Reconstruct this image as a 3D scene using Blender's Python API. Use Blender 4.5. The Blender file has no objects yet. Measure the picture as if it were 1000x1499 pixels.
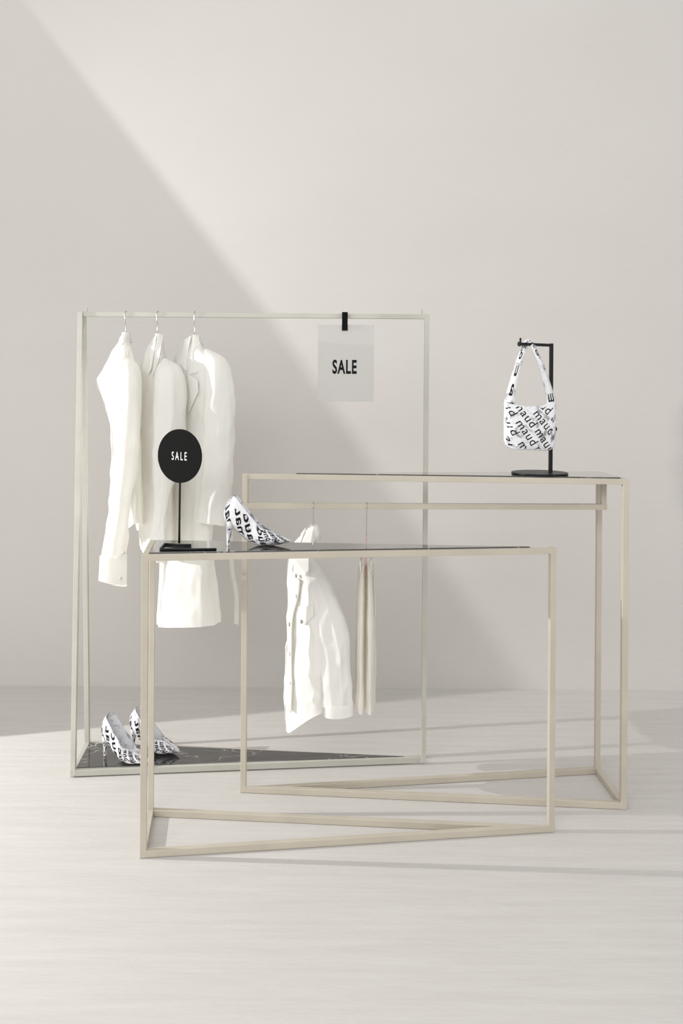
import bpy, bmesh, math, random
from mathutils import Vector, Matrix, noise
random.seed(7)
scn = bpy.context.scene
C = scn.collection
PI = math.pi
# ---------------------------------------------------------------- camera
F, YH, ROLL, CH = 1200.0, 586.0, 0.00713, 1.24
cam_d = bpy.data.cameras.new('camera'); cam = bpy.data.objects.new('camera', cam_d); C.objects.link(cam)
cam.location = (0, 0, CH); cam.rotation_euler = (PI/2, -ROLL, 0)
cam_d.sensor_width = 36; cam_d.lens = F/1499*36
cam_d.shift_x = -1.16/1499; cam_d.shift_y = -(749.5-YH)/1499
scn.camera = cam
def at(px, py, Y):
    """survey helper: the world point at distance Y that the photo shows at px, py"""
    a, b = px-500, py-749.5; c, s = math.cos(ROLL), math.sin(ROLL)
    x = c*a+s*b; y = -s*a+c*b+(749.5-YH)
    return Vector((x*Y/F, Y, CH-y*Y/F))

# ---------------------------------------------------------------- materials
def mat(name, col, rough=.5, metal=0, spec=.5):
    m = bpy.data.materials.new(name); m.use_nodes = True
    b = m.node_tree.nodes['Principled BSDF']
    b.inputs['Base Color'].default_value = (*col, 1); b.inputs['Roughness'].default_value = rough
    b.inputs['Metallic'].default_value = metal; b.inputs['Specular IOR Level'].default_value = spec
    return m
def N(m, t, **k):
    n = m.node_tree.nodes.new(t)
    for a, v in k.items():
        if a in n.inputs: n.inputs[a].default_value = v
        else: setattr(n, a, v)
    return n
def L(m, a, b): m.node_tree.links.new(a, b)
def coords(m, scale=(1, 1, 1), rot=(0, 0, 0)):
    tc = N(m, 'ShaderNodeTexCoord'); mp = N(m, 'ShaderNodeMapping')
    mp.inputs['Scale'].default_value = scale; mp.inputs['Rotation'].default_value = rot
    L(m, tc.outputs['Object'], mp.inputs['Vector']); return mp.outputs['Vector']
def ramp(m, fac, stops):
    r = N(m, 'ShaderNodeValToRGB'); e = r.color_ramp.elements
    while len(e) < len(stops): e.new(.5)
    for i, (p, c) in enumerate(stops): e[i].position = p; e[i].color = (*c, 1)
    L(m, fac, r.inputs['Fac']); return r.outputs['Color']
def bump(m, h, strength, dist):
    b = N(m, 'ShaderNodeBump', Strength=strength, Distance=dist); L(m, h, b.inputs['Height'])
    L(m, b.outputs['Normal'], m.node_tree.nodes['Principled BSDF'].inputs['Normal'])
def base(m): return m.node_tree.nodes['Principled BSDF'].inputs['Base Color']

def wall_mat():
    m = mat('wall_paint', (.70, .66, .62), .9, spec=.15)
    n = N(m, 'ShaderNodeTexNoise', Scale=1.1, Detail=5, Roughness=.6); L(m, coords(m, (1, 1, 1.6)), n.inputs['Vector'])
    L(m, ramp(m, n.outputs['Fac'], [(.3, (.617, .592, .564)), (.7, (.640, .615, .587))]), base(m))
    n2 = N(m, 'ShaderNodeTexNoise', Scale=14, Detail=6); L(m, coords(m, (1, 1, 3)), n2.inputs['Vector'])
    bump(m, n2.outputs['Fac'], .12, .01)
    return m
def floor_mat():
    m = mat('floor_paint', (.72, .69, .65), .62, spec=.25)
    n = N(m, 'ShaderNodeTexNoise', Scale=2.6, Detail=10, Roughness=.72); L(m, coords(m, (1, 13, 1)), n.inputs['Vector'])
    c1 = ramp(m, n.outputs['Fac'], [(.3, (.575, .552, .525)), (.72, (.650, .630, .605))])
    v = N(m, 'ShaderNodeTexVoronoi', Scale=5); L(m, coords(m), v.inputs['Vector'])
    nn = N(m, 'ShaderNodeTexNoise', Scale=.9, Detail=2); L(m, coords(m), nn.inputs['Vector'])
    f = ramp(m, v.outputs['Distance'], [(.0, (1, 1, 1)), (.022, (0, 0, 0))])
    mul = N(m, 'ShaderNodeMath', operation='MULTIPLY'); L(m, f, mul.inputs[0])
    L(m, ramp(m, nn.outputs['Fac'], [(.55, (0, 0, 0)), (.6, (.55, .55, .55))]), mul.inputs[1])
    mx = N(m, 'ShaderNodeMix', data_type='RGBA'); L(m, mul.outputs[0], mx.inputs[0]); L(m, c1, mx.inputs[6]); mx.inputs[7].default_value = (.36, .33, .30, 1)
    L(m, mx.outputs[2], base(m))
    n2 = N(m, 'ShaderNodeTexNoise', Scale=9, Detail=9, Roughness=.7); L(m, coords(m, (1, 6, 1)), n2.inputs['Vector'])
    bump(m, n2.outputs['Fac'], .35, .006)
    return m
def paint_mat(name, col):
    m = mat(name, col, .38, spec=.4)
    n = N(m, 'ShaderNodeTexNoise', Scale=9, Detail=4); L(m, coords(m), n.inputs['Vector'])
    d = tuple(c*.94 for c in col); h = tuple(min(1, c*1.05) for c in col)
    L(m, ramp(m, n.outputs['Fac'], [(.3, d), (.7, h)]), base(m)); return m
def marble_mat():
    m = mat('black_marble', (.03, .03, .032), .05, spec=.5); m.node_tree.nodes['Principled BSDF'].inputs['IOR'].default_value = 1.6; m.node_tree.nodes['Principled BSDF'].inputs['Coat Weight'].default_value = 1; m.node_tree.nodes['Principled BSDF'].inputs['Coat Roughness'].default_value = .03
    n = N(m, 'ShaderNodeTexNoise', Scale=3, Detail=7, Roughness=.6, Distortion=.6); L(m, coords(m, (1, 1.6, 1)), n.inputs['Vector'])
    g = ramp(m, n.outputs['Fac'], [(.3, (.018, .018, .02)), (.75, (.062, .06, .06))])
    w = N(m, 'ShaderNodeTexNoise', Scale=4.3, Detail=3, Roughness=.5, Distortion=1.2); L(m, coords(m, (.8, 2.4, 1), (0, 0, .45)), w.inputs['Vector'])
    a = N(m, 'ShaderNodeMath', operation='SUBTRACT'); L(m, w.outputs['Fac'], a.inputs[0]); a.inputs[1].default_value = .5
    ab = N(m, 'ShaderNodeMath', operation='ABSOLUTE'); L(m, a.outputs[0], ab.inputs[0])
    vein = ramp(m, ab.outputs[0], [(.0, (1, 1, 1)), (.011, (0, 0, 0))])
    k = N(m, 'ShaderNodeTexNoise', Scale=5.5, Detail=3); L(m, coords(m), k.inputs['Vector'])
    mu = N(m, 'ShaderNodeMath', operation='MULTIPLY'); L(m, vein, mu.inputs[0]); L(m, ramp(m, k.outputs['Fac'], [(.45, (0, 0, 0)), (.66, (.8, .8, .8))]), mu.inputs[1])
    mx = N(m, 'ShaderNodeMix', data_type='RGBA'); L(m, mu.outputs[0], mx.inputs[0]); L(m, g, mx.inputs[6]); mx.inputs[7].default_value = (.72, .70, .68, 1)
    L(m, mx.outputs[2], base(m)); return m
def cloth_mat(name, col, trans, tcol, scale=160):
    m = mat(name, col, .85, spec=.12)
    n = N(m, 'ShaderNodeTexNoise', Scale=scale, Detail=2); L(m, coords(m, (1, 1, .35)), n.inputs['Vector'])
    n2 = N(m, 'ShaderNodeTexNoise', Scale=scale, Detail=2); L(m, coords(m, (.3, .3, 1.4)), n2.inputs['Vector'])
    ad = N(m, 'ShaderNodeMath', operation='ADD'); L(m, n.outputs['Fac'], ad.inputs[0]); L(m, n2.outputs['Fac'], ad.inputs[1])
    bump(m, ad.outputs[0], .25, .0012)
    t = N(m, 'ShaderNodeBsdfTranslucent'); t.inputs['Color'].default_value = (*tcol, 1)
    mx = N(m, 'ShaderNodeMixShader'); mx.inputs[0].default_value = trans
    out = m.node_tree.nodes['Material Output']
    L(m, m.node_tree.nodes['Principled BSDF'].outputs[0], mx.inputs[1]); L(m, t.outputs[0], mx.inputs[2]); L(m, mx.outputs[0], out.inputs['Surface'])
    return m
def print_mat():
    """white leather with crumpled grey streaks"""
    m = mat('printed_leather', (.84, .84, .86), .42, spec=.4)
    n = N(m, 'ShaderNodeTexNoise', Scale=26, Detail=4, Roughness=.65, Distortion=.8); L(m, coords(m, (1, 3.4, 1.2), (.5, .7, .5)), n.inputs['Vector'])
    L(m, ramp(m, n.outputs['Fac'], [(.36, (.30, .31, .34)), (.47, (.80, .80, .83)), (.8, (.90, .90, .91))]), base(m))
    n2 = N(m, 'ShaderNodeTexNoise', Scale=70, Detail=3); L(m, coords(m), n2.inputs['Vector']); bump(m, n2.outputs['Fac'], .35, .002)
    return m
def acrylic_mat():
    m = mat('frosted_acrylic', (.74, .735, .725), .35, spec=.4)
    t = N(m, 'ShaderNodeBsdfTransparent'); t.inputs['Color'].default_value = (.97, .97, .96, 1)
    tl = N(m, 'ShaderNodeBsdfTranslucent'); tl.inputs['Color'].default_value = (.75, .745, .735, 1)
    a = N(m, 'ShaderNodeMixShader'); a.inputs[0].default_value = .35
    L(m, m.node_tree.nodes['Principled BSDF'].outputs[0], a.inputs[1]); L(m, tl.outputs[0], a.inputs[2])
    b = N(m, 'ShaderNodeMixShader'); b.inputs[0].default_value = .42; L(m, a.outputs[0], b.inputs[1]); L(m, t.outputs[0], b.inputs[2])
    L(m, b.outputs[0], m.node_tree.nodes['Material Output'].inputs['Surface']); return m
WALL, FLOOR, MARBLE = wall_mat(), floor_mat(), marble_mat()
CREAM = paint_mat('cream_painted_steel', (.54, .492, .41)); GREY = paint_mat('pale_grey_painted_steel', (.53, .52, .465))
BLACK = mat('black_steel', (.008, .008, .009), .4, spec=.28); MATTE = mat('matte_black', (.006, .006, .006), .8, spec=.1)
WHITEINK = mat('white_print', (.85, .85, .85), .6); INK = mat('black_print', (.006, .006, .008), .6, spec=.15)
WIRE = mat('steel_wire', (.55, .54, .54), .25, 1); PINK = mat('pink_coated_wire', (.80, .42, .47), .4)
LINEN = cloth_mat('white_linen', (.94, .938, .928), .36, (.98, .96, .88)); DENIM = cloth_mat('white_denim', (.94, .938, .925), .28, (.975, .945, .84))
TWILL = cloth_mat('cream_twill', (.93, .92, .88), .36, (.97, .93, .82)); PRINT = print_mat(); ACRYL = acrylic_mat()
PEARL = mat('pearl_button', (.80, .77, .70), .25); METALB = mat('steel_button', (.45, .43, .40), .3, 1); LINING = mat('pale_shoe_lining', (.66, .64, .62), .6)

# ---------------------------------------------------------------- helpers
def obj(name, bm, m, parent=None, smooth=False, bevel=0):
    me = bpy.data.meshes.new(name); bmesh.ops.recalc_face_normals(bm, faces=bm.faces)
    bm.to_mesh(me); bm.free()
    for x in (m if isinstance(m, (list, tuple)) else [m]): me.materials.append(x)
    o = bpy.data.objects.new(name, me); C.objects.link(o)
    if smooth: me.polygons.foreach_set('use_smooth', [True]*len(me.polygons))
    if parent is not None: o.parent = parent; o.location = -parent.location
    if bevel:
        b = o.modifiers.new('bevel', 'BEVEL'); b.width = bevel; b.segments = 2; b.limit_method = 'ANGLE'
    return o
def thing(name, label, cat, loc, group=None):
    o = bpy.data.objects.new(name, None); C.objects.link(o); o.location = loc; o.empty_display_size = .05
    o['label'] = label; o['category'] = cat
    if group: o['group'] = group
    return o
def tag(o, label, cat, group=None):
    o['label'] = label; o['category'] = cat
    if group: o['group'] = group
    return o
def prism(bm, poly, z0, z1):
    b = [bm.verts.new((p[0], p[1], z0)) for p in poly]; t = [bm.verts.new((p[0], p[1], z1)) for p in poly]
    n = len(poly); bm.faces.new(b[::-1]); bm.faces.new(t)
    for i in range(n): bm.faces.new((b[i], b[(i+1) % n], t[(i+1) % n], t[i]))
def hexa(bm, q0, q1):
    a = [bm.verts.new(p) for p in q0]; b = [bm.verts.new(p) for p in q1]; n = len(a)
    bm.faces.new(a[::-1]); bm.faces.new(b)
    for i in range(n): bm.faces.new((a[i], a[(i+1) % n], b[(i+1) % n], b[i]))
def bar(bm, p, q, w, h=None, up=Vector((0, 0, 1))):
    """square bar from p to q: w across, h along up"""
    p, q = Vector(p), Vector(q); h = h or w; d = (q-p).normalized()
    s = d.cross(up)
    if s.length < 1e-4: s = d.cross(Vector((0, 1, 0)))
    s.normalize(); u = s.cross(d).normalized()
    c = [s*(w/2)*i+u*(h/2)*j for i, j in ((-1, -1), (1, -1), (1, 1), (-1, 1))]
    hexa(bm, [p+x for x in c], [q+x for x in c])
def tube(bm, pts, r, n=10, caps=True):
    pts = [Vector(p) for p in pts]; rs = r if isinstance(r, (list, tuple)) else [r]*len(pts)
    rings = []; ref = None
    for i, p in enumerate(pts):
        d = (pts[min(i+1, len(pts)-1)]-pts[max(i-1, 0)]).normalized()
        if ref is None: ref = d.cross(Vector((.3, .9, .2))).normalized()
        ref = (ref-d*ref.dot(d)).normalized(); o = d.cross(ref)
        rings.append([bm.verts.new(p+(ref*math.cos(2*PI*k/n)+o*math.sin(2*PI*k/n))*rs[i]) for k in range(n)])
    for a, b in zip(rings, rings[1:]):
        for k in range(n): bm.faces.new((a[k], a[(k+1) % n], b[(k+1) % n], b[k]))
    if caps: bm.faces.new(rings[0][::-1]); bm.faces.new(rings[-1])
def spline(pts, n):
    """Catmull-Rom through tuples, n samples"""
    P = [pts[0]]+list(pts)+[pts[-1]]; out = []; m = len(pts)-1
    for i in range(n):
        t = i/(n-1)*m; k = min(int(t), m-1); f = t-k
        a, b, c, d = P[k], P[k+1], P[k+2], P[k+3]
        out.append(tuple(.5*((2*B)+(-A+Cc)*f+(2*A-5*B+4*Cc-D)*f*f+(-A+3*B-3*Cc+D)*f**3) for A, B, Cc, D in zip(a, b, c, d)))
    return out
def disc(bm, c, axis, r, th, n=40):
    axis = Vector(axis).normalized(); s = axis.cross(Vector((0, 0, 1)))
    if s.length < .01: s = Vector((1, 0, 0))
    s.normalize(); u = s.cross(axis); c = Vector(c)
    ring = [(s*math.cos(2*PI*k/n)+u*math.sin(2*PI*k/n))*r for k in range(n)]
    hexa(bm, [c+p-axis*th/2 for p in ring], [c+p+axis*th/2 for p in ring])
def glyphs(txt, bold=0., sx=1., space=1., res=4):
    """flat triangulated lettering, capital height 1, centred"""
    cu = bpy.data.curves.new('letters', 'FONT'); cu.body = txt; cu.size = 1; cu.offset = bold; cu.space_character = space; cu.resolution_u = res
    o = bpy.data.objects.new('letters', cu); C.objects.link(o); bpy.context.view_layer.update()
    me = bpy.data.meshes.new_from_object(o.evaluated_get(bpy.context.evaluated_depsgraph_get()))
    bpy.data.objects.remove(o); bpy.data.curves.remove(cu)
    v = [(q.co.x*sx, q.co.y) for q in me.vertices]; f = [tuple(p.vertices) for p in me.polygons]; bpy.data.meshes.remove(me)
    x0, x1 = min(a for a, b in v), max(a for a, b in v); y0, y1 = min(b for a, b in v), max(b for a, b in v)
    return [((a-(x0+x1)/2), (b-(y0+y1)/2)) for a, b in v], f, x1-x0, y1-y0

# ---------------------------------------------------------------- the room
WALLY = 3.535
def plane(name, q, m):
    bm = bmesh.new(); hexa(bm, q[0], q[1]); o = obj(name, bm, m); o['kind'] = 'structure'; return o
def box(x0, x1, y0, y1, z0, z1): return ([(x0, y0, z0), (x1, y0, z0), (x1, y1, z0), (x0, y1, z0)], [(x0, y0, z1), (x1, y0, z1), (x1, y1, z1), (x0, y1, z1)])
plane('floor', box(-6, 6, -3, WALLY, -.1, 0), FLOOR)
plane('wall_back', box(-6, 6, WALLY, WALLY+.15, -.1, 4.2), WALL)
LAMP = Vector((-3.7, 2.36, 1.31))
# added unseen blocker on the left, slant edge shaped to shade back wall and floor
XW = -2.4
def onto(p): t = (XW-LAMP.x)/(p[0]-LAMP.x); return (LAMP.y+(p[1]-LAMP.y)*t, LAMP.z+(p[2]-LAMP.z)*t)
e0 = onto((.81, WALLY, 0)); w_hi = at(34, 0, WALLY); w_mid = at(395, 462, WALLY)
e1 = onto(w_mid); d = w_hi-w_mid; e2 = onto(w_mid+d*1.6)
prof = [(e0[0], 0), e0, e1, e2, (WALLY, e2[1]), (WALLY, 0)]
plane('shade_panel_left', ([(XW, y, z) for y, z in prof], [(XW-.02, y, z) for y, z in prof]), WALL)

# ---------------------------------------------------------------- triangular frames
def inset(P, w):
    P = [Vector(p).to_2d() for p in P]; n = len(P); cen = sum(P, Vector((0, 0)))/n; out = []
    for i in range(n):
        a, b, c = P[i-1], P[i], P[(i+1) % n]
        def line(p, q):
            d = (q-p).normalized(); nn = Vector((-d.y, d.x))
            if nn.dot(cen-p) < 0: nn = -nn
            return p+nn*w, d
        p1, d1 = line(a, b); p2, d2 = line(b, c)
        k = (p2-p1).cross(d2)/d1.cross(d2); out.append(p1+d1*k)
    return out
def tri_beams(name, P, w, z0, h, m, parent):
    I = inset(P, w)
    for i in range(3):
        j = (i+1) % 3; bm = bmesh.new(); prism(bm, [P[i], P[j], I[j], I[i]], z0, z0+h); obj(name, bm, m, parent, bevel=.0012)
def corner_post(P, i, w, z0, z1, m, parent):
    p = Vector(P[i]); a = (Vector(P[i-1])-p).normalized(); b = (Vector(P[(i+1) % 3])-p).normalized()
    if a.dot(b) > .6:                                               # the sharp corner: the post follows the front edge
        f = a if a.cross(b) != 0 and (Vector(P[i-1]).y < Vector(P[(i+1) % 3]).y) else b
        o = b if f is a else a; n = Vector((-f.y, f.x)); n = n if n.dot(o) > 0 else -n
    else: f, n = b, a
    e = .0003; p = p-f*e-n*e; w += 2*e; q = [p, p+f*w, p+f*w+n*w, p+n*w]; bm = bmesh.new(); prism(bm, q, z0, z1); obj('post', bm, m, parent, bevel=.0012)
def marble(name, P, z0, z1, parent):
    bm = bmesh.new(); prism(bm, P, z0, z1); o = obj(name, bm, MARBLE, parent, bevel=.001); o['label'] = 'glossy black marble with white veins'; return o
W = .017
def table(label, P, h, tip):
    P = [Vector(p) for p in P]
    t = thing('display_table', label, 'display table', ((P[0].x+P[1].x+P[2].x)/3, (P[0].y+P[1].y+P[2].y)/3, 0), 'triangular display tables')
    tri_beams('base_beam', P, W, .001, W+.002, CREAM, t); tri_beams('top_beam', P, W, h-W, W, CREAM, t)
    for i in range(3): corner_post(P, i, W, .0008, h+.0002, CREAM, t)
    I = inset(P, W*1.12); marble('marble_top', [I[0], I[1], tip], h-.010, h+.0035, t)
    return t
# front table: right angle at the left, apex at the right
TA = [(-.5375, 2.2101), (-.5714, 2.4496), (.6200, 2.3606)]; HA = .8189
t_front = table('low cream triangular table in front, round black sign and a shoe on its marble top', TA, HA, Vector((.545, 2.3646)))
# rear table: right angle at the right, apex at the left
TB = [(.8745, 2.4930), (.8690, 2.7502), (-.3130, 2.5840)]; HB = 1.0063
t_rear = table('taller cream triangular table behind, handbag stand on its marble top', TB, HB, Vector((-.145, 2.5895)))
bl = Vector((-.300, 2.585, 0)); br = Vector((.8372, 2.622, 0)); zb = at(896, 742, 2.62).z
bm = bmesh.new(); bar(bm, (bl.x-.008, bl.y, zb), (br.x+.01, br.y, zb), W, W+.001); obj('hanging_bar', bm, CREAM, t_rear, bevel=.0012)
for p in (bl, br):
    bm = bmesh.new(); bar(bm, (p.x, p.y, zb), (p.x, p.y, HB-.004), W if p is br else .008, up=Vector((0, 1, 0))); obj('bar_drop', bm, CREAM, t_rear, bevel=.001)
# rack: two left posts lean together under the rail
RA = [Vector((-.8809, 2.6783)), Vector((-.9016, 2.9102)), Vector((.2936, 2.7988))]; HR = 1.5352; WR = .016
rack = thing('clothing_rack', 'tall pale grey steel clothes rack with a black marble base, white garments on it', 'clothes rack', (-.3, 2.8, 0))
tri_beams('base_beam', RA, WR, .004, .020, GREY, rack)
I = inset(RA, WR); marble('marble_base', [I[0], I[1], Vector((.222, 2.801))], .008, .026, rack)
ML = Vector((-.888, 2.795, HR-WR/2)); MR = Vector((.2936, 2.7988, HR-WR/2))
bm = bmesh.new(); bar(bm, ML-Vector((.008, 0, 0)), MR, WR); obj('rail', bm, GREY, rack, bevel=.001)
for p in RA[:2]:
    d = Vector((ML.x-.0, ML.y, HR)); sy = .006 if p is RA[1] else -.006
    a = Vector((p.x+.008, p.y+(.008 if p is RA[0] else -.008), .006)); b = Vector((ML.x-.004+(.0055 if p is RA[1] else 0), ML.y+sy, HR-(.003 if p is RA[1] else .001)))
    s = Vector((.008, 0, 0)); u = Vector((0, .008, 0)); bm = bmesh.new()
    hexa(bm, [a-s-u, a+s-u, a+s+u, a-s+u], [b-s-u, b+s-u, b+s+u, b-s+u]); obj('post', bm, GREY, rack, bevel=.001)
bm = bmesh.new(); bar(bm, (MR.x-.008, MR.y, .006), (MR.x-.007, MR.y, HR), WR, up=Vector((0, 1, 0))); obj('post', bm, GREY, rack, bevel=.001)
for px, py in ((126.2, 456.5), (618, 462.3)):
    p = at(px, py, 2.797); bm = bmesh.new(); bar(bm, (p.x, p.y, HR-.002), (p.x, p.y, HR+.017), .006, up=Vector((0, 1, 0))); obj('pin', bm, GREY, rack)

# ---------------------------------------------------------------- round sign
def place_text(bm, g, s, origin, ex, ey, mi, lift=0):
    v, f, w, h = g; n = ex.cross(ey); vs = [bm.verts.new(origin+ex*(a*s)+ey*(b*s)+n*lift) for a, b in v]
    for q in f:
        try: bm.faces.new([vs[i] for i in q]).material_index = mi
        except ValueError: pass
ztop = HA+.0035; Yd = 2.33
dc = at(263, 667.5, Yd); yaw = math.radians(26); nrm = Vector((math.sin(yaw)*-1, -math.cos(yaw), 0))
sb = at(262, 797, Yd); sg = thing('sale_sign', 'round black sale sign on a wire stand, on the left end of the front table', 'sign', (sb.x, sb.y, ztop))
R = .0765
bm = bmesh.new(); disc(bm, dc, nrm, R, .004, 64); obj('disc', bm, MATTE, sg, bevel=.0006)
ex = Vector((math.cos(yaw), -math.sin(yaw), 0)); ez = Vector((0, 0, 1))
g = glyphs('SALE', .0, .56, 1.5); bm = bmesh.new(); s = .0235/g[3]
place_text(bm, g, s, dc+nrm*.0026+ex*.0005, ex, ez, 0); o = obj('lettering', bm, WHITEINK, sg); o['label'] = 'white word SALE'
rr = .0032
bm = bmesh.new(); tube(bm, [(sb.x, sb.y+.004, ztop+.0075), (sb.x, sb.y+.004, ztop+.05), (dc.x, dc.y+.007, dc.z-R+.01), (dc.x, dc.y+.007, dc.z-R+.03)], rr, 12); obj('stem', bm, BLACK, sg, True)
zz = ztop+rr
pts = [at(280, 796, 2.33), at(262, 797, 2.33), at(241, 795, 2.345), at(234.5, 803, 2.265), at(237, 804, 2.262), at(280, 803, 2.262), at(317, 801, 2.268)]
pts = [Vector((p.x, p.y, zz)) for p in pts]
bm = bmesh.new()
def round_path(P, r=.006, k=5):
    out = [P[0]]
    for a, b, c in zip(P, P[1:], P[2:]):
        r1 = min(r, (a-b).length*.45); r2 = min(r, (c-b).length*.45); p, q = b+(a-b).normalized()*r1, b+(c-b).normalized()*r2
        for i in range(k+1): t = i/k; out.append(p*(1-t)**2+b*2*t*(1-t)+q*t*t)
    return out+[P[-1]]
tube(bm, round_path(pts), rr, 12); obj('wire_base', bm, BLACK, sg, True)

# ---------------------------------------------------------------- sale sheet and clip
ys = 2.772
p0, p1, p2, p3 = at(465.5, 475.5, ys), at(548, 475.5, ys), at(547, 588, ys), at(465.5, 588, ys)
bm = bmesh.new(); hexa(bm, [p3+Vector((0, -.001, 0)), p2+Vector((0, -.001, 0)), p1+Vector((0, -.001, 0)), p0+Vector((0, -.001, 0))], [q+Vector((0, .001, 0)) for q in (p3, p2, p1, p0)])
sh = thing('sign_sheet', 'translucent rectangular SALE sheet hanging from the clip on the rack rail', 'sign', (p0+p1)/2)
obj('sheet', bm, ACRYL, sh)
g = glyphs('SALE', .032, .56, 1.14); bm = bmesh.new(); tc = at(504.5, 537, ys-.0014)
place_text(bm, g, (at(0, 547, ys)-at(0, 526, ys)).length/g[3], tc, Vector((1, 0, 0)), Vector((0, 0, 1)), 0); o = obj('lettering', bm, INK, sh); o['label'] = 'bold black word SALE'
c0 = at(500.8, 458, ys); c1 = at(509, 484, ys); ck = thing('clip', 'black clip gripping the rack rail above the translucent sheet', 'clip', (c0.x, ys, c1.z))
bm = bmesh.new(); prof = [(ys-.006, c1.z), (ys-.006, HR-.01), (ys-.004, HR+.003), (2.80, HR+.006), (2.812, HR+.001), (2.812, HR-.02), (2.809, HR-.02), (2.809, HR-.002), (2.80, HR+.001), (ys+.004, HR-.002), (ys+.004, c1.z)]
bm.verts.ensure_lookup_table(); a = [bm.verts.new((c0.x, y, z)) for y, z in prof]; b = [bm.verts.new((c1.x, y, z)) for y, z in prof]
bm.faces.new(a); bm.faces.new(b[::-1])
for i in range(len(prof)): j = (i+1) % len(prof); bm.faces.new((a[i], b[i], b[j], a[j]))
obj('clip_body', bm, MATTE, ck)

# ---------------------------------------------------------------- shoes
def shoe(name, label, origin, rot, scale=1., seed=0, side=1):
    """pump: toe along local +x, z up, heel tip and ball on z = 0"""
    Lb = [(.012, .066), (.020, .061), (.034, .052), (.055, .033), (.078, .014), (.102, .003), (.128, .000), (.155, .002), (.182, .007), (.206, .012)]   # sole line
    Rb = [(.031, .150), (.040, .146), (.053, .132), (.072, .108), (.094, .082), (.116, .058), (.138, .046), (.160, .036), (.184, .025), (.206, .014)]   # upper line
    Wd = [.004, .022, .027, .028, .029, .035, .0385, .034, .022, .003]
    Aa = [1.75, 1.75, 1.80, 1.85, 1.92, 2.15, 3.05, 3.12, 3.14, 3.14]
    rows = spline([(*a, *b, w, A) for a, b, w, A in zip(Lb, Rb, Wd, Aa)], 64)
    def surf(s, th, off=0):
        f = max(0, min(1, s))*63; k = min(int(f), 62); q = f-k
        sx, sz, rx, rz, w, A = [u+(v-u)*q for u, v in zip(rows[k], rows[k+1])]
        A = min(A, PI)
        f = (1-math.cos(th))/(1-math.cos(A)); sg_ = 1 if th >= 0 else -1
        y = max(w, .001)*(abs(math.sin(th))**.72)*sg_
        back = max(0, 1-s/.22); bulge = -.015*math.sin(PI*min(f, 1))*back
        return Vector((sx+(rx-sx)*f+bulge, y, sz+(rz-sz)*f)), A
    M = 40; bm = bmesh.new(); grid = []
    for i in range(64):
        s = i/63; _, A = surf(s, 0)
        grid.append([bm.verts.new(surf(s, -A+2*A*j/M)[0]) for j in range(M+1)])
    for i in range(63):
        for j in range(M): bm.faces.new((grid[i][j], grid[i+1][j], grid[i+1][j+1], grid[i][j+1]))
    for i in (0, 63): bm.faces.new(grid[i])
    bmesh.ops.remove_doubles(bm, verts=bm.verts, dist=.0003)
    bmesh.ops.recalc_face_normals(bm, faces=bm.faces)
    # printed lettering follows the surface
    rnd = random.Random(seed); g = glyphs('maud', .020, .95, 1.05, 3); s_ = .0265/g[3]
    def stamp(sc, thc, ang, size):
        v, f, w, h = g; ca, sa = math.cos(ang), math.sin(ang); vs = []
        for a, b in v:
            p, q = a*size, b*size; x, y = p*ca-q*sa, p*sa+q*ca
            s = sc+x/.24; _, A = surf(s, 0); th = thc+y/.034
            e = .004; P, _ = surf(s, th); Pu, _ = surf(s+e, th); Pv, _ = surf(s, th+.02)
            nn = (Pu-P).cross(Pv-P); nn = nn.normalized() if nn.length > 1e-12 else Vector((0, 0, 1))
            out = P-Vector((P.x, 0, P.z+.0)); ref = Vector((0, P.y, .01 if th*th > 2 else -.004))
            if nn.dot(ref) < 0: nn = -nn
            vs.append(bm.verts.new(P+nn*.0007) if .03 < s < .985 and abs(th) < A-.06 else None)
        for q in f:
            t = [vs[i] for i in q]
            if None in t: continue
            try: bm.faces.new(t).material_index = 1
            except ValueError: pass
    for sd in (1, -1):
        for i in range(5):
            stamp(.09+i*.185, sd*(1.15+.12*math.sin(i*2.1)), sd*(-1.0+.25*rnd.random())+ (PI if sd < 0 else 0), s_*(1 if i < 4 else .7))
        for i in range(3): stamp(.62+i*.12, sd*(2.2), sd*-.9, s_*.8)
    root = thing(name, label, 'shoe', origin)
    T = Matrix.Translation(origin) @ Matrix.Rotation(rot, 4, 'Z') @ Matrix.Scale(scale, 4)
    bm.transform(T)
    me = bpy.data.meshes.new('upper'); bm.to_mesh(me); bm.free(); me.materials.append(PRINT); me.materials.append(INK)
    me.polygons.foreach_set('use_smooth', [True]*len(me.polygons))
    o = bpy.data.objects.new('upper', me); C.objects.link(o); o.parent = root; o.location = -root.location
    # lining just inside the upper
    bm = bmesh.new(); grid = []
    for i in range(2, 58):
        s = i/63; _, A = surf(s, 0); row = []
        for j in range(M+1):
            P, _ = surf(s, (-A+2*A*j/M)*.985); cx = surf(s, 0)[0]; c = Vector((P.x, 0, P.z)); row.append(bm.verts.new(c+(P-c)*.93+Vector((.0012, 0, .0012 if abs(j-M/2) < M/4 else 0))))
        grid.append(row)
    for a, b in zip(grid, grid[1:]):
        for j in range(M): bm.faces.new((a[j], b[j], b[j+1], a[j+1]))
    bm.transform(T); obj('lining', bm, PRINT, root, True)
    # sole
    bm = bmesh.new(); grid = []
    for i in range(64):
        s = i/63; row = []
        for j in range(9):
            P, _ = surf(s, -.62+1.24*j/8); row.append(bm.verts.new(P+Vector((0, 0, -.0012))))
        grid.append(row)
    for a, b in zip(grid, grid[1:]):
        for j in range(8): bm.faces.new((a[j], b[j], b[j+1], a[j+1]))
    bm.transform(T); o = obj('sole', bm, LINING, root, True)
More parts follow.
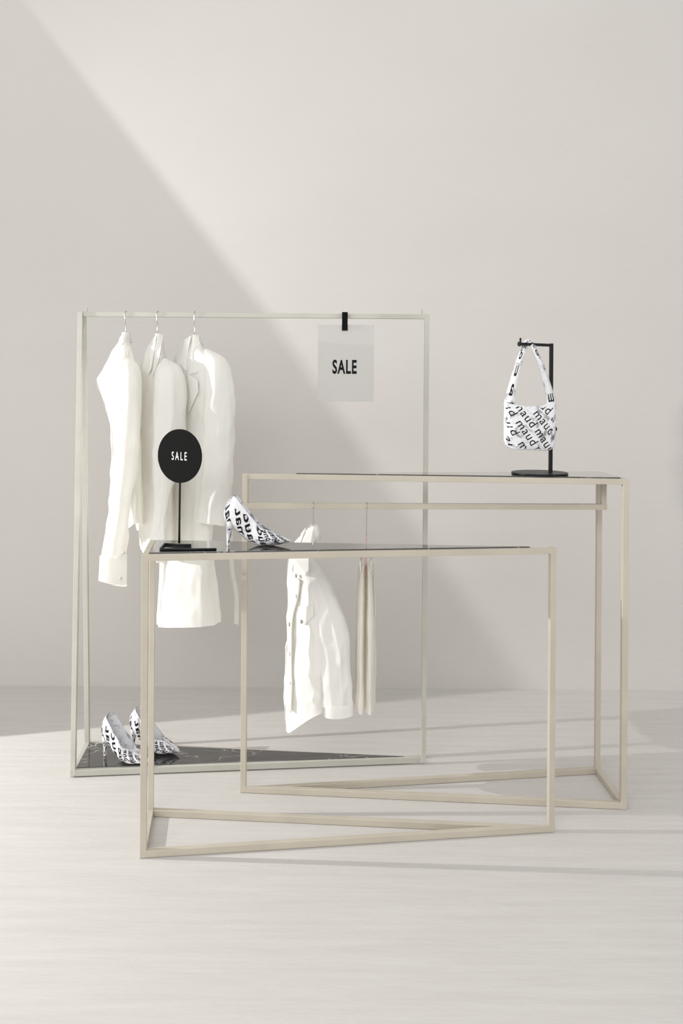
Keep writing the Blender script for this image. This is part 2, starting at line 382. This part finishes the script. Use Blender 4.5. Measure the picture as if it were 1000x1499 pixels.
    # heel
    bm = bmesh.new(); hs = spline([(.027, .072, .0165, .0185), (.0245, .058, .0135, .0155), (.021, .044, .0085, .010), (.0195, .025, .0058, .0066), (.0185, .004, .0045, .005), (.0185, .0, .0045, .005)], 24); rings = []
    for x, z, a, b in hs: rings.append([bm.verts.new((x+a*math.cos(2*PI*k/20), b*math.sin(2*PI*k/20), z)) for k in range(20)])
    for a, b in zip(rings, rings[1:]):
        for k in range(20): bm.faces.new((a[k], a[(k+1) % 20], b[(k+1) % 20], b[k]))
    bm.faces.new(rings[0]); bm.faces.new(rings[-1][::-1]); bmesh.ops.recalc_face_normals(bm, faces=bm.faces)
    for zc, thc, hh in ((.045, 1.2, .010), (.028, -.9, .014), (.012, -1.6, .009), (.05, -1.9, .009)):      # scraps of the print on the heel
        vs = []
        for u in range(5):
            for vv in range(2):
                z = zc+(u-2)/4*hh; k = min(range(len(hs)), key=lambda i: abs(hs[i][1]-z)); x, _, a, b = hs[k]; th = thc+.3*u/4+vv*.55
                vs.append(bm.verts.new((x+(a+.0004)*math.cos(th), (b+.0004)*math.sin(th), z)))
        for u in range(4): bm.faces.new((vs[2*u], vs[2*u+1], vs[2*u+3], vs[2*u+2])).material_index = 1
    bm.transform(T); obj('heel', bm, [PRINT, INK], root, True)
    return root
ho = at(337, 799, 2.30); shoe('high_heel_shoe', 'black lettered white pump standing on the front table beside the round sign', Vector((at(325, 790, 2.342).x, 2.342, ztop+.0013)), math.radians(2), .955, 1)
zr = .0275
a1 = at(157.5, 1107, 2.765); shoe('high_heel_shoe', 'white lettered pump on the rack base, nearer of the pair, its open side showing', Vector((-.814, 2.792, zr)), math.radians(-24), .97, 5)
shoe('high_heel_shoe', 'white lettered pump on the rack base, farther of the pair, toe pointing right', Vector((-.735, 2.852, zr)), math.radians(-17), .96, 9)

# ---------------------------------------------------------------- bag stand and handbag
ztb = HB+.0035; Yb = 2.612
bc = at(790, 694, Yb); st = thing('bag_stand', 'black steel display stand with a disc base on the rear table, holding the handbag', 'display stand', (bc.x, bc.y, ztb))
bm = bmesh.new(); disc(bm, (bc.x, bc.y, ztb+.0033), (0, 0, 1), .0885, .006, 72); obj('base', bm, BLACK, st, bevel=.0015)
pp = at(806.5, 600, Yb); zt = at(806, 505.5, Yb).z; PW = .0115
bm = bmesh.new(); bar(bm, (pp.x, pp.y, ztb+.007), (pp.x, pp.y, zt+PW/2), PW, up=Vector((0, 1, 0))); obj('post', bm, BLACK, st, bevel=.0008)
ae = at(760.5, 505, Yb-.05)
bm = bmesh.new(); bar(bm, (pp.x, pp.y, zt), (ae.x, ae.y, zt), PW*.8); disc(bm, (ae.x, ae.y, zt), (pp.x-ae.x, pp.y-ae.y, 0), .0075, .006, 20); obj('arm', bm, BLACK, st, bevel=.0008)
bm = bmesh.new(); tube(bm, [(ae.x+.003, ae.y, zt), (ae.x+.003, ae.y, zt+.019)], .003, 10); obj('end_pin', bm, BLACK, st, True)
bm = bmesh.new(); kz = at(813, 628, Yb).z; tube(bm, [(pp.x+.003, pp.y, kz), (pp.x+.012, pp.y, kz), (pp.x+.013, pp.y, kz), (pp.x+.019, pp.y, kz)], [.003, .003, .007, .006], 14); obj('knob', bm, BLACK, st, True)

Yg = 2.575
bag = thing('handbag', 'small white shoulder bag lettered in black, hanging by its strap from the black stand', 'handbag', at(775, 658, Yg))
bo = at(737.5, 659, Yg); gx = Vector((math.cos(.10), math.sin(.10), 0)); gy = Vector((-gx.y, gx.x, 0)); BWd = .1665; BH = .150
def bag_pt(u, v, side, off=0):
    """u 0..1 across, v 0..1 up; side -1 front, +1 back"""
    x = u*BWd; z = v*BH
    # outline: rounded lower corners, body slightly wider low down
    r = .035
    zlow = 0
    dx = min(x, BWd-x)
    if dx < r: zlow = r-math.sqrt(max(0, r*r-(r-dx)**2))
    zlow += .006*(1-u)-.002
    ztop_ = BH-.004-.007*math.sin(PI*u)+.006*(abs(u-.5)*2)**3
    zz = zlow+(ztop_-zlow)*v
    th = .030*(max(0, 1-(abs(2*u-1))**3.2))**.5*(max(0, math.sin(PI*min(1, .10+v*.82))))**.55*(1-.35*v)
    wr = noise.noise(Vector((x*28, zz*36, 3+side)))*.0022*(1 if 0.03 < u < .97 else 0)
    return bo+gx*x+Vector((0, 0, zz))+gy*(side*(th+.003+wr+off))
bm = bmesh.new(); NU, NV = 48, 40
gr = {}
for sd in (-1, 1):
    for i in range(NU+1):
        for j in range(NV+1): gr[sd, i, j] = bm.verts.new(bag_pt(i/NU, j/NV, sd))
for sd in (-1, 1):
    for i in range(NU):
        for j in range(NV): bm.faces.new((gr[sd, i, j], gr[sd, i+1, j], gr[sd, i+1, j+1], gr[sd, i, j+1]))
for i in range(NU):
    for j in (0, NV): bm.faces.new((gr[-1, i, j], gr[1, i, j], gr[1, i+1, j], gr[-1, i+1, j]))
for j in range(NV):
    for i in (0, NU): bm.faces.new((gr[-1, i, j], gr[1, i, j], gr[1, i, j+1], gr[-1, i, j+1]))
bmesh.ops.recalc_face_normals(bm, faces=bm.faces)
g = glyphs('maud', .004, .95, 1.12, 3)
def stamp_bag(cx, cz, ang, size, sd=-1):
    v, f, w, h = g; ca, sa = math.cos(ang), math.sin(ang); s = size/h; vs = []
    for a, b in v:
        u = (cx+(a*ca-b*sa)*s)/BWd; q = (cz+(a*sa+b*ca)*s)/BH
        vs.append(bm.verts.new(bag_pt(u, q, sd, .0007)) if .01 < u < .99 and .01 < q < .985 else None)
    for q in f:
        t = [vs[i] for i in q]
        if None in t: continue
        try: bm.faces.new(t).material_index = 1
        except ValueError: pass
ang = -.95
for k in range(-2, 6):
    for j in range(-2, 3):
        c_ = .006+k*.0335; l_ = j*.108+(.045 if k % 2 else -.012)+random.uniform(-.008, .008)
        cx = c_*math.cos(ang+PI/2)+l_*math.cos(ang)+.010; cz = c_*math.sin(ang+PI/2)+l_*math.sin(ang)+.070
        if -.05 < cx < BWd+.05 and -.05 < cz < BH+.05: stamp_bag(cx, cz, ang+random.uniform(-.03, .03), .029); stamp_bag(cx, cz, ang, .029, 1)
obj('body', bm, [PRINT, INK], bag, True)
# strap: one band from corner to corner over the arm
hk = Vector((at(775, 503, Yg).x, (pp.y+ae.y)/2-.006, zt+PW*.4+.0015))
def strap_side(u0, sgn):
    b0 = bo+gx*(u0*BWd)+Vector((0, 0, BH-.016))
    k = hk+Vector((sgn*.006, 0, 0))
    mid1 = b0+Vector((sgn*.002, 0, .028)); mid2 = b0.lerp(k, .62)+Vector((sgn*.011, -.004, 0)); near = k+Vector((sgn*.010, -.002, -.018))
    return [(*b0, .0215), (*mid1, .0155), (*mid2, .0105), (*near, .0095), (*k, .0085)]
path = spline(strap_side(.125, -1)+[(hk.x, hk.y, hk.z+.003, .0085)]+strap_side(.895, 1)[::-1], 70)
bm = bmesh.new(); rings = []
P = [Vector(p[:3]) for p in path]
for i, p in enumerate(P):
    d = (P[min(i+1, 69)]-P[max(i-1, 0)]).normalized(); n = d.cross(Vector((0, 1, 0)))
    if n.length < .05: n = Vector((0, 0, 1))
    n.normalize(); y = Vector((0, 1, 0)); w = path[i][3]
    tw = .35*math.sin(i/69*PI)+.2; side = (n*math.cos(tw)+y*math.sin(tw)); up = (y*math.cos(tw)-n*math.sin(tw)); th = .0035
    rings.append([bm.verts.new(p+side*w*a+up*th*b) for a, b in ((-1, -.5), (0, -1), (1, -.5), (1, .5), (0, 1), (-1, .5))])
for a, b in zip(rings, rings[1:]):
    for k in range(6): bm.faces.new((a[k], a[(k+1) % 6], b[(k+1) % 6], b[k]))
bm.faces.new(rings[0][::-1]); bm.faces.new(rings[-1]); bmesh.ops.recalc_face_normals(bm, faces=bm.faces)
gs = {c: glyphs(c, .02, .95, 1, 3) for c in 'maud'}
for i0, ch, ang in ((4, 'n', 0), (9, 'a', 0), (13, 'u', 0), (18, 'd', 0), (22, 'm', 0), (26, 'a', 0), (30, 'u', 0), (38, 'd', 0), (43, 'a', 0), (47, 'u', 0), (51, 'd', 0), (62, 'm', 0), (66, 'a', 0)):
    v, f, w, h = gs.get(ch) or glyphs('m', .02, .95, 1, 3); vs = []
    for a, b in v:
        t = min(68.9, max(0, i0+b*5.2)); k = int(t); q = t-k; A, B = rings[k], rings[k+1]
        x = .5+a*.95; x = min(1, max(0, x))
        def pick(Rg): return (Rg[0].co*(1-2*x)+Rg[1].co*2*x) if x < .5 else (Rg[1].co*(2-2*x)+Rg[2].co*(2*x-1))
        p = pick(A).lerp(pick(B), q); nn = (A[1].co-A[4].co).normalized(); vs.append(bm.verts.new(p+nn*.0007))
    for q in f:
        try: bm.faces.new([vs[i] for i in q]).material_index = 1
        except ValueError: pass
obj('strap', bm, [PRINT, INK], bag, True)

# ---------------------------------------------------------------- garments
class Frame:
    """hanging frame: u across the hanger towards the viewer, v the front of the garment, z from the hanger neck"""
    def __init__(s, x, y, z, a): s.o = Vector((x, y, z)); s.u = Vector((math.sin(a), -math.cos(a), 0)); s.v = Vector((-math.cos(a), -math.sin(a), 0))
    def p(s, u, v, z): return s.o+s.u*u+s.v*v+Vector((0, 0, z))
def loft(name, m, parent, fr, rows, n=96, k=90, fold=.006, folds=7, seed=0, thick=.0015, closed_top=True, expo=2.0, crumple=.011, hem=None):
    """rows: (u, v, z, half width in u, half depth in v); folds deepen downwards; the bottom stays open"""
    rr = spline(rows, k); bm = bmesh.new(); rings = []
    rd = random.Random(seed); ph = [rd.uniform(0, 6.28) for _ in range(6)]
    for i, (cu, cv, z, ru, rv) in enumerate(rr):
        ring = []; fz = i/(k-1); amp = fold*min(1, .12+fz*1.3)
        for j in range(n):
            t = 2*PI*j/n; c, s = math.cos(t), math.sin(t)
            x = ru*math.copysign(abs(c)**(2/expo), c); y = rv*math.copysign(abs(s)**(2/expo), s)
            nx, ny = c/max(ru, .004), s/max(rv, .004); q = math.hypot(nx, ny); nx, ny = nx/q, ny/q
            sh = lambda q: 1-2*abs(math.sin(q/2))**.8
            dd = amp*(sh(folds*t+ph[0]+1.6*math.sin(2.4*fz+ph[1]))*.6+sh((folds*2+1)*t+ph[2]+2.5*math.sin(2*fz+ph[4]))*.35+.35*math.sin(3*t+ph[3]-1.5*fz))
            w = fr.p(cu+x, cv+y, z)
            dd += crumple*min(1, .3+fz)*(noise.noise(Vector((w.x*10, w.y*10, w.z*5+seed)))+.6*(.4-2*abs(noise.noise(Vector((w.x*17, w.y*17, w.z*9+seed*2)))))+.25*noise.noise(Vector((w.x*45, w.y*45, w.z*30))))
            zz = z
            if hem and fz > .8: zz += hem(c, s)*((fz-.8)/.2)
            lim = max(ru, rv)*.5; dd = max(-lim, min(lim, dd))
            ring.append(bm.verts.new(fr.p(cu+x+nx*dd, cv+y+ny*dd, zz)))
        rings.append(ring)
    for a, b in zip(rings, rings[1:]):
        for j in range(n): bm.faces.new((a[j], a[(j+1) % n], b[(j+1) % n], b[j]))
    if closed_top: bm.faces.new(rings[0])
    o = obj(name, bm, m, parent, True)
    if thick > .01:
        s = o.modifiers.new('thickness', 'SOLIDIFY'); s.thickness = thick; s.offset = -1
    return o
def sheet(name, m, parent, pts, thick=.002, sub=3):
    """small flap: polygon of world points given thickness"""
    bm = bmesh.new(); vs = [bm.verts.new(p) for p in pts]; bm.faces.new(vs)
    o = obj(name, bm, m, parent); s = o.modifiers.new('thickness', 'SOLIDIFY'); s.thickness = thick; s.offset = 0
    b = o.modifiers.new('bevel', 'BEVEL'); b.width = thick*.4; b.segments = 2
    return o
def buttons(name, m, parent, pts, ax, r=.0055, th=.003):
    for p in pts:
        bm = bmesh.new(); disc(bm, p, ax, r, th, 20); disc(bm, Vector(p)+Vector(ax).normalized()*th*.5, ax, r*.65, th*.5, 16); obj(name, bm, m, parent, True)
def strip(name, m, parent, cps, w_dir, w, nrm_, thick=.003, n=40):
    """band along a path: w wide along w_dir"""
    P = spline([tuple(p) for p in cps], n); bm = bmesh.new(); rr = []
    for p in P:
        p = Vector(p); a = Vector(w_dir)*w/2; b = Vector(nrm_)*thick/2
        rr.append([bm.verts.new(p+q) for q in (-a-b, a-b, a+b, -a+b)])
    for x, y in zip(rr, rr[1:]):
        for k in range(4): bm.faces.new((x[k], x[(k+1) % 4], y[(k+1) % 4], y[k]))
    bm.faces.new(rr[0]); bm.faces.new(rr[-1][::-1]); return obj(name, bm, m, parent, True)
def collar(fr, m, parent, hw, hv, zt, h=.045, fall=.05, gap=.5, lean=0, out=.010, name='collar'):
    """folded shirt collar: stands up round the neck, turns and falls outside; open at the front (v > 0)"""
    bm = bmesh.new(); rows = []; n = 60
    for i in range(n+1):
        t = PI/2+gap+(2*PI-2*gap)*i/n; c, s = math.cos(t), math.sin(t); e = 1+.25*max(0, s)
        prof = [(-.001, -h), (-.002, -h*.4), (-.001, -.002), (.001, .0008), (.003, -.002), (.003+out*.5, -fall*.5*e), (.003+out, -fall*e)]
        row = []
        for d, z in prof: row.append(bm.verts.new(fr.p((hw+d)*c, (hv+d)*s, zt+z+lean*s)))
        rows.append(row)
    for a, b in zip(rows, rows[1:]):
        for k in range(len(a)-1): bm.faces.new((a[k], a[k+1], b[k+1], b[k]))
    o = obj(name, bm, m, parent, True); s = o.modifiers.new('thickness', 'SOLIDIFY'); s.thickness = .002; s.offset = 0
    return o
def hanger(label, fr, railz, raily, m=WIRE, body=PINK, span=.19, drop=.085, group='wire hangers'):
    t = thing('clothes_hanger', label, 'hanger', fr.o, group); x, y, z = fr.o
    d = fr.u
    loop = []
    top = railz+.0105
    pts = [(0, -.02), (0, .010), (.0, (railz-z)-.030)]
    c = Vector((x, raily, railz)); r = .0125
    P = [Vector((x, raily-.0005, z-.018)), Vector((x, raily-.001, z+(railz-z)*.45)), Vector((x, raily-.009, railz-.022))]
    for k in range(9): a = PI*(1.05-k/8*1.05); P.append(Vector((x, raily-math.cos(PI-a)*r*-1, railz+.002+math.sin(a)*r*.95)))
    P = P[:3]+[Vector((x, raily-r*math.cos(k/10*PI*1.05), railz+.000+r*math.sin(k/10*PI*1.05))) for k in range(11)]
    bm = bmesh.new(); tube(bm, [Vector(p) for p in spline([tuple(p) for p in P], 44)], .0014, 8); obj('hook', bm, m, t, True)
    bm = bmesh.new(); Q = [fr.p(0, 0, -.016), fr.p(span, 0, -.016-drop), fr.p(-span, 0, -.016-drop), fr.p(0, 0, -.016)]
    tube(bm, round_path(Q, .02), .0016, 8); obj('wire_frame', bm, body, t, True)
    return t
RZ, RY = HR-WR/2, 2.797
# --- the three garments on the rack hang turned, their fronts towards the left
def hook_at(px, py, Y, a): p = at(px, py, Y); return Frame(p.x, Y, p.z, a)
def on_cloth(fr, rows, px, py, off=.007, e=1.6):
    """the point of a garment body that the photo shows at px, py, lifted off the cloth"""
    rr = spline(rows, 120); best = None
    for k in range(460):
        P = at(px, py, fr.o.y-.40+k*.0018); d = P-fr.o; u, v, z = d.dot(fr.u), d.dot(fr.v), d.z
        r = min(rr, key=lambda q: abs(q[2]-z)); q = abs((u-r[0])/max(r[3], .004))**e+abs((v-r[1])/max(r[4], .004))**e
        if best is None or q < best[0]: best = (q, P)
        if q < 1: best = (q, P); break
    P = best[1]; return P+(Vector((0, 0, CH))-P).normalized()*off
f1 = hook_at(184, 494, RY, .34); f2 = hook_at(230.5, 496, RY, .40); f3 = hook_at(285, 498, RY, .50)
GR = 'white garments on the rack'
hanger('steel hanger hooked on the rack rail, leftmost of the three there', f1, RZ, RY, body=WIRE, span=.12, drop=.075)
hanger('steel hanger hooked on the rack rail, between its two neighbours', f2, RZ, RY, body=WIRE, span=.12, drop=.075)
hanger('hanger with a pink wire frame on the rack rail, holding the open collared jacket', f3, RZ, RY, span=.12, drop=.06)

g1 = thing('shirt', 'white linen shirt hanging at the left end of the rack, long buttoned cuff in front', 'shirt', f1.o, GR)
B1 = [(0, .002, .012, .018, .009), (0, .006, -.015, .040, .020), (0, .012, -.045, .078, .032), (0, .020, -.085, .140, .044), (0, .028, -.125, .180, .054), (0, .032, -.155, .188, .060), (0, .016, -.22, .19, .054), (0, -.004, -.32, .19, .048), (0, -.010, -.45, .19, .050), (0, -.014, -.66, .19, .060)]
loft('body', LINEN, g1, f1, B1, folds=5, seed=3, expo=1.6, hem=lambda c, s: .05*c*c-.02*s)
loft('sleeve', LINEN, g1, f1, [(.120, .0, -.072, .006, .006), (.168, .002, -.108, .036, .032), (.186, .002, -.17, .044, .038), (.192, .006, -.27, .045, .040), (.196, .016, -.40, .043, .041), (.202, .030, -.54, .038, .039), (.208, .044, -.67, .030, .039), (.210, .050, -.715, .027, .040)], folds=3, seed=4, n=80, fold=.005, expo=1.55)
loft('sleeve', LINEN, g1, f1, [(-.120, 0, -.074, .006, .006), (-.17, 0, -.12, .036, .03), (-.185, .0, -.22, .045, .038), (-.19, .0, -.45, .042, .036), (-.19, .01, -.66, .032, .034)], folds=3, seed=5, n=64, fold=.004, expo=1.6)
loft('cuff', LINEN, g1, f1, [(.210, .050, -.702, .0285, .0415), (.211, .051, -.745, .027, .0425), (.212, .052, -.790, .026, .0435)], folds=3, seed=6, n=64, fold=.0012, crumple=.002, k=16, closed_top=False, expo=1.7, hem=lambda c, s: .012*s)
def leaf(name, m, t, fr, rows, px, off=.009): return sheet(name, m, t, [on_cloth(fr, rows, x, y, off+.003) for x, y in px], .004)
collar(f1, LINEN, g1, .019, .011, .016, h=.03, fall=.034, gap=.5, out=.007)
leaf('collar_leaf', LINEN, g1, f1, B1, [(182, 489), (189, 490), (190.5, 503), (185.5, 506), (181, 500)])
leaf('collar_leaf', LINEN, g1, f1, B1, [(181, 489), (176, 494), (173, 503), (177, 507), (181, 500)])
strip('yoke_seam', LINEN, g1, [on_cloth(f1, B1, x, y, .005) for x, y in ((183, 512), (182, 530), (177, 570), (174, 600))], f1.u, .004, f1.v, .003)
buttons('button', PEARL, g1, [f1.p(.2435, .022, -.690), f1.p(.2445, .030, -.768)], f1.u-f1.v*.25)
# --- shirt in the middle
g2 = thing('shirt', 'white linen shirt in the middle of the rack, mostly behind the round black sign', 'shirt', f2.o, GR)
B2 = [(0, .002, .012, .018, .009), (0, .004, -.015, .042, .022), (0, .008, -.045, .078, .032), (0, .012, -.085, .140, .040), (0, .014, -.125, .178, .044), (0, .012, -.19, .185, .046), (0, .006, -.32, .188, .046), (0, .0, -.55, .19, .048), (0, .0, -.72, .19, .05)]
loft('body', LINEN, g2, f2, B2, folds=5, seed=13, expo=1.6)
loft('sleeve', LINEN, g2, f2, [(.115, -.004, -.072, .006, .006), (.162, -.010, -.108, .036, .040), (.180, -.012, -.17, .045, .052), (.186, -.010, -.26, .046, .054), (.190, -.002, -.36, .044, .048), (.196, .010, -.48, .038, .036), (.204, .024, -.60, .028, .027), (.208, .026, -.72, .024, .025)], folds=3, seed=14, n=80, expo=1.6, fold=.005)
loft('sleeve', LINEN, g2, f2, [(-.115, 0, -.074, .006, .006), (-.165, 0, -.12, .036, .03), (-.18, .005, -.24, .044, .034), (-.185, .01, -.50, .040, .032), (-.185, .01, -.68, .03, .03)], folds=3, seed=15, n=64, expo=1.6)
collar(f2, LINEN, g2, .019, .011, .016, h=.03, fall=.036, gap=.6, out=.008)
leaf('collar_leaf', LINEN, g2, f2, B2, [(231, 490), (239, 490), (240, 506), (232, 530), (222, 552), (226, 520)])
leaf('collar_leaf', LINEN, g2, f2, B2, [(229, 491), (224, 497), (220, 520), (216, 550), (221, 540), (226, 515)])
strip('yoke_seam', LINEN, g2, [on_cloth(f2, B2, x, y, .006) for x, y in ((239, 508), (236, 522), (229, 542))], f2.u, .004, f2.v, .003)
# --- jacket with an open notched collar
g3 = thing('jacket', 'white linen jacket with open notched collar, rightmost garment on the rack', 'jacket', f3.o, GR)
B3 = [(0, .002, .010, .021, .011), (0, .004, -.012, .050, .024), (0, .010, -.035, .100, .036), (0, .014, -.060, .155, .044), (0, .016, -.10, .178, .050), (0, .016, -.18, .18, .052), (0, .012, -.34, .18, .054), (0, .010, -.55, .178, .055), (.0, .012, -.70, .180, .066), (.0, .014, -.84, .182, .090), (.0, .014, -.965, .184, .104)]
loft('body', LINEN, g3, f3, B3, folds=4, seed=23, fold=.004, expo=1.6, hem=lambda c, s: .034*max(0, c))
loft('sleeve', LINEN, g3, f3, [(.110, -.004, -.036, .006, .006), (.160, -.012, -.066, .038, .036), (.180, -.016, -.12, .050, .048), (.188, -.020, -.20, .054, .053), (.190, -.022, -.30, .054, .054), (.192, -.020, -.42, .053, .052), (.194, -.012, -.51, .051, .050), (.196, -.006, -.600, .049, .049)], folds=3, seed=24, n=88, fold=.004, expo=1.7, hem=lambda c, s: .008*s)
loft('sleeve', LINEN, g3, f3, [(-.115, 0, -.045, .006, .006), (-.165, 0, -.09, .042, .032), (-.18, 0, -.22, .05, .038), (-.185, .0, -.48, .048, .036), (-.185, .0, -.64, .044, .034)], folds=3, seed=25, n=64, expo=1.6)
collar(f3, LINEN, g3, .022, .014, .016, h=.03, fall=.038, gap=.7, out=.011)
leaf('collar_leaf', LINEN, g3, f3, B3, [(283, 490), (290, 492), (293, 503), (288.5, 545), (277.5, 548), (279, 522)], .012)
leaf('collar_leaf', LINEN, g3, f3, B3, [(280, 491), (272, 497), (266, 508), (264, 532), (272, 543), (274, 515)], .012)
leaf('lapel', LINEN, g3, f3, B3, [(276, 549), (289, 557), (290, 574), (276, 604), (271, 580)], .010)
leaf('lapel', LINEN, g3, f3, B3, [(264, 532), (271.5, 544), (270, 580), (274, 604), (263, 575)], .010)
strip('back_vent', LINEN, g3, [at(337, 770, 2.83), at(339, 830, 2.83), at(345, 868, 2.84), at(346, 914, 2.85)], (.8, -.6, 0), .024, (.6, .8, 0), .002)
strip('front_vent', LINEN, g3, [at(238, 770, 2.80), at(239, 830, 2.80), at(237, 870, 2.80), at(235, 906, 2.80)], (1, -.2, 0), .026, (.2, 1, 0), .002)
# --- denim jacket under the rear table
BZ = zb
def bar_y(px): return bl.y+(br.y-bl.y)*((at(px, 740, 2.59).x-bl.x)/(br.x-bl.x))
by4, by5 = bar_y(458), bar_y(535)
f4 = hook_at(458.5, 776, by4, .30); f5 = hook_at(536.5, 775, by5, -.04)
hanger('steel hanger on the bar of the rear table, inside the denim jacket', f4, BZ, by4, body=WIRE, span=.055, drop=.05)
g4 = thing('denim_jacket', 'white denim jacket with steel buttons hanging below the rear table', 'jacket', f4.o)
B4 = [(0, .006, .008, .017, .010), (0, .016, -.015, .036, .022), (0, .034, -.045, .062, .030), (0, .042, -.080, .092, .034), (0, .032, -.15, .128, .047), (0, .022, -.20, .142, .056), (0, .014, -.28, .146, .068), (0, .008, -.39, .142, .078), (0, .006, -.48, .136, .082), (0, .004, -.555, .130, .084)]
loft('body', DENIM, g4, f4, B4, folds=4, seed=33, fold=.004, thick=.002, expo=1.6, hem=lambda c, s: .022*c-.078*max(0, s)**2)
loft('sleeve', DENIM, g4, f4, [(.058, .036, -.066, .006, .006), (.092, .020, -.115, .028, .032), (.120, .000, -.18, .034, .044), (.134, -.022, -.27, .038, .050), (.140, -.038, -.36, .038, .050), (.143, -.042, -.45, .036, .046), (.144, -.043, -.505, .034, .044)], folds=3, seed=34, n=80, thick=.002, expo=1.6, fold=.005)
loft('cuff', DENIM, g4, f4, [(.144, -.043, -.497, .0355, .0455), (.145, -.043, -.535, .035, .045)], folds=3, seed=36, n=48, fold=.001, crumple=.002, k=10, closed_top=False, thick=.002)
loft('sleeve', DENIM, g4, f4, [(-.07, .02, -.075, .006, .006), (-.11, .015, -.13, .03, .03), (-.148, .0, -.24, .042, .036), (-.145, .01, -.42, .034, .032), (-.13, .02, -.63, .026, .026)], folds=3, seed=35, n=64, thick=.002, expo=1.6)
collar(f4, DENIM, g4, .017, .012, .014, h=.03, fall=.040, gap=.7, out=.009)
leaf('collar_leaf', DENIM, g4, f4, B4, [(451, 773), (459, 774), (461, 792), (453, 808), (440, 806), (443, 790)], .012)
leaf('collar_point', DENIM, g4, f4, B4, [(440, 806), (453, 808), (452, 844), (430, 840), (430, 818)], .018)
leaf('collar_leaf', DENIM, g4, f4, B4, [(448, 772), (441, 782), (434, 805), (425, 832), (428, 838), (439, 797)], .010)
strip('placket', DENIM, g4, [on_cloth(f4, B4, x, y, .006) for x, y in ((437, 848), (434, 872), (426, 905), (424.5, 950), (425, 1000), (424, 1040))], f4.u, .036, f4.v, .003)
buttons('button', METALB, g4, [on_cloth(f4, B4, x, y, o) for x, y, o in ((433.5, 843, .018), (434.5, 873, .011), (424, 914, .011), (425, 957, .011), (426, 1000, .011))], f4.v, .0058)
leaf('pocket_flap', DENIM, g4, f4, B4, [(437, 888), (459, 886), (459, 902), (446, 915), (437, 911)], .008)
buttons('button', METALB, g4, [on_cloth(f4, B4, 441.5, 910, .013)], f4.v+f4.u*.3, .0055)
# --- cream trousers, folded over a pink hanger
t5 = hanger('hanger with a pink wire frame on the bar of the rear table, holding the trousers', f5, BZ, by5, span=.10, drop=.115)
g5 = thing('trousers', 'cream trousers hanging edge-on below the rear table, right of the denim jacket', 'trousers', f5.o)
for sg_, sd in ((-1, 43), (1, 44)):
    loft('trouser_leg', TWILL, g5, f5, [(0, sg_*.009, -.095, .115, .009), (0, sg_*.012, -.13, .12, .0135), (0, sg_*.0135, -.22, .13, .0165), (.0, sg_*.0140, -.40, .135, .019), (0, sg_*.0140, -.535, .14, .0195)], folds=5, seed=sd, n=84, fold=.0028, crumple=.004, expo=2.6, hem=(lambda c, s: .012*(1-c)+.02*max(0, s)) if sg_ > 0 else (lambda c, s: .012*(1-c)))
for sg_ in (1, -1): strip('waistband', TWILL, g5, [f5.p(-.118, sg_*.016, -.098), f5.p(0, sg_*.021, -.098), f5.p(.118, sg_*.016, -.098)], (0, 0, 1), .03, f5.v, .003)
strip('pocket_edge', TWILL, g5, [f5.p(.085, -.0235, -.13), f5.p(.090, -.028, -.19), f5.p(.092, -.030, -.25)], f5.u, .012, f5.v, .003)

# ---------------------------------------------------------------- light
ld = bpy.data.lights.new('hard_lamp', 'SPOT'); lo = bpy.data.objects.new('hard_lamp', ld); C.objects.link(lo)
lo.location = LAMP; ld.shadow_soft_size = .010; ld.energy = 430; ld.color = (1, .985, .965); ld.spot_size = math.radians(117); ld.spot_blend = 1
aim = Vector((1.2, 2.6, .35)); lo.rotation_euler = (aim-LAMP).to_track_quat('-Z', 'Y').to_euler()
ad = bpy.data.lights.new('soft_fill', 'AREA'); ao = bpy.data.objects.new('soft_fill', ad); C.objects.link(ao)  # added area fill that lifts the ambient light, no window here
ad.shape = 'RECTANGLE'; ad.size = 3.5; ad.size_y = 2.6; ad.energy = 86; ad.color = (1, .995, .985)
ao.location = (-1.2, -2.0, 3.3); ao.rotation_euler = (Vector((-.6, 3, 1.2))-Vector(ao.location)).to_track_quat('-Z', 'Y').to_euler()
w = bpy.data.worlds.new('world'); scn.world = w; w.use_nodes = True
w.node_tree.nodes['Background'].inputs['Color'].default_value = (1, .995, .985, 1); w.node_tree.nodes['Background'].inputs['Strength'].default_value = .79
vs = scn.view_settings; vs.view_transform = 'Standard'; vs.look = 'None'; vs.gamma = 1; vs.use_curve_mapping = False; vs.exposure = 0.06
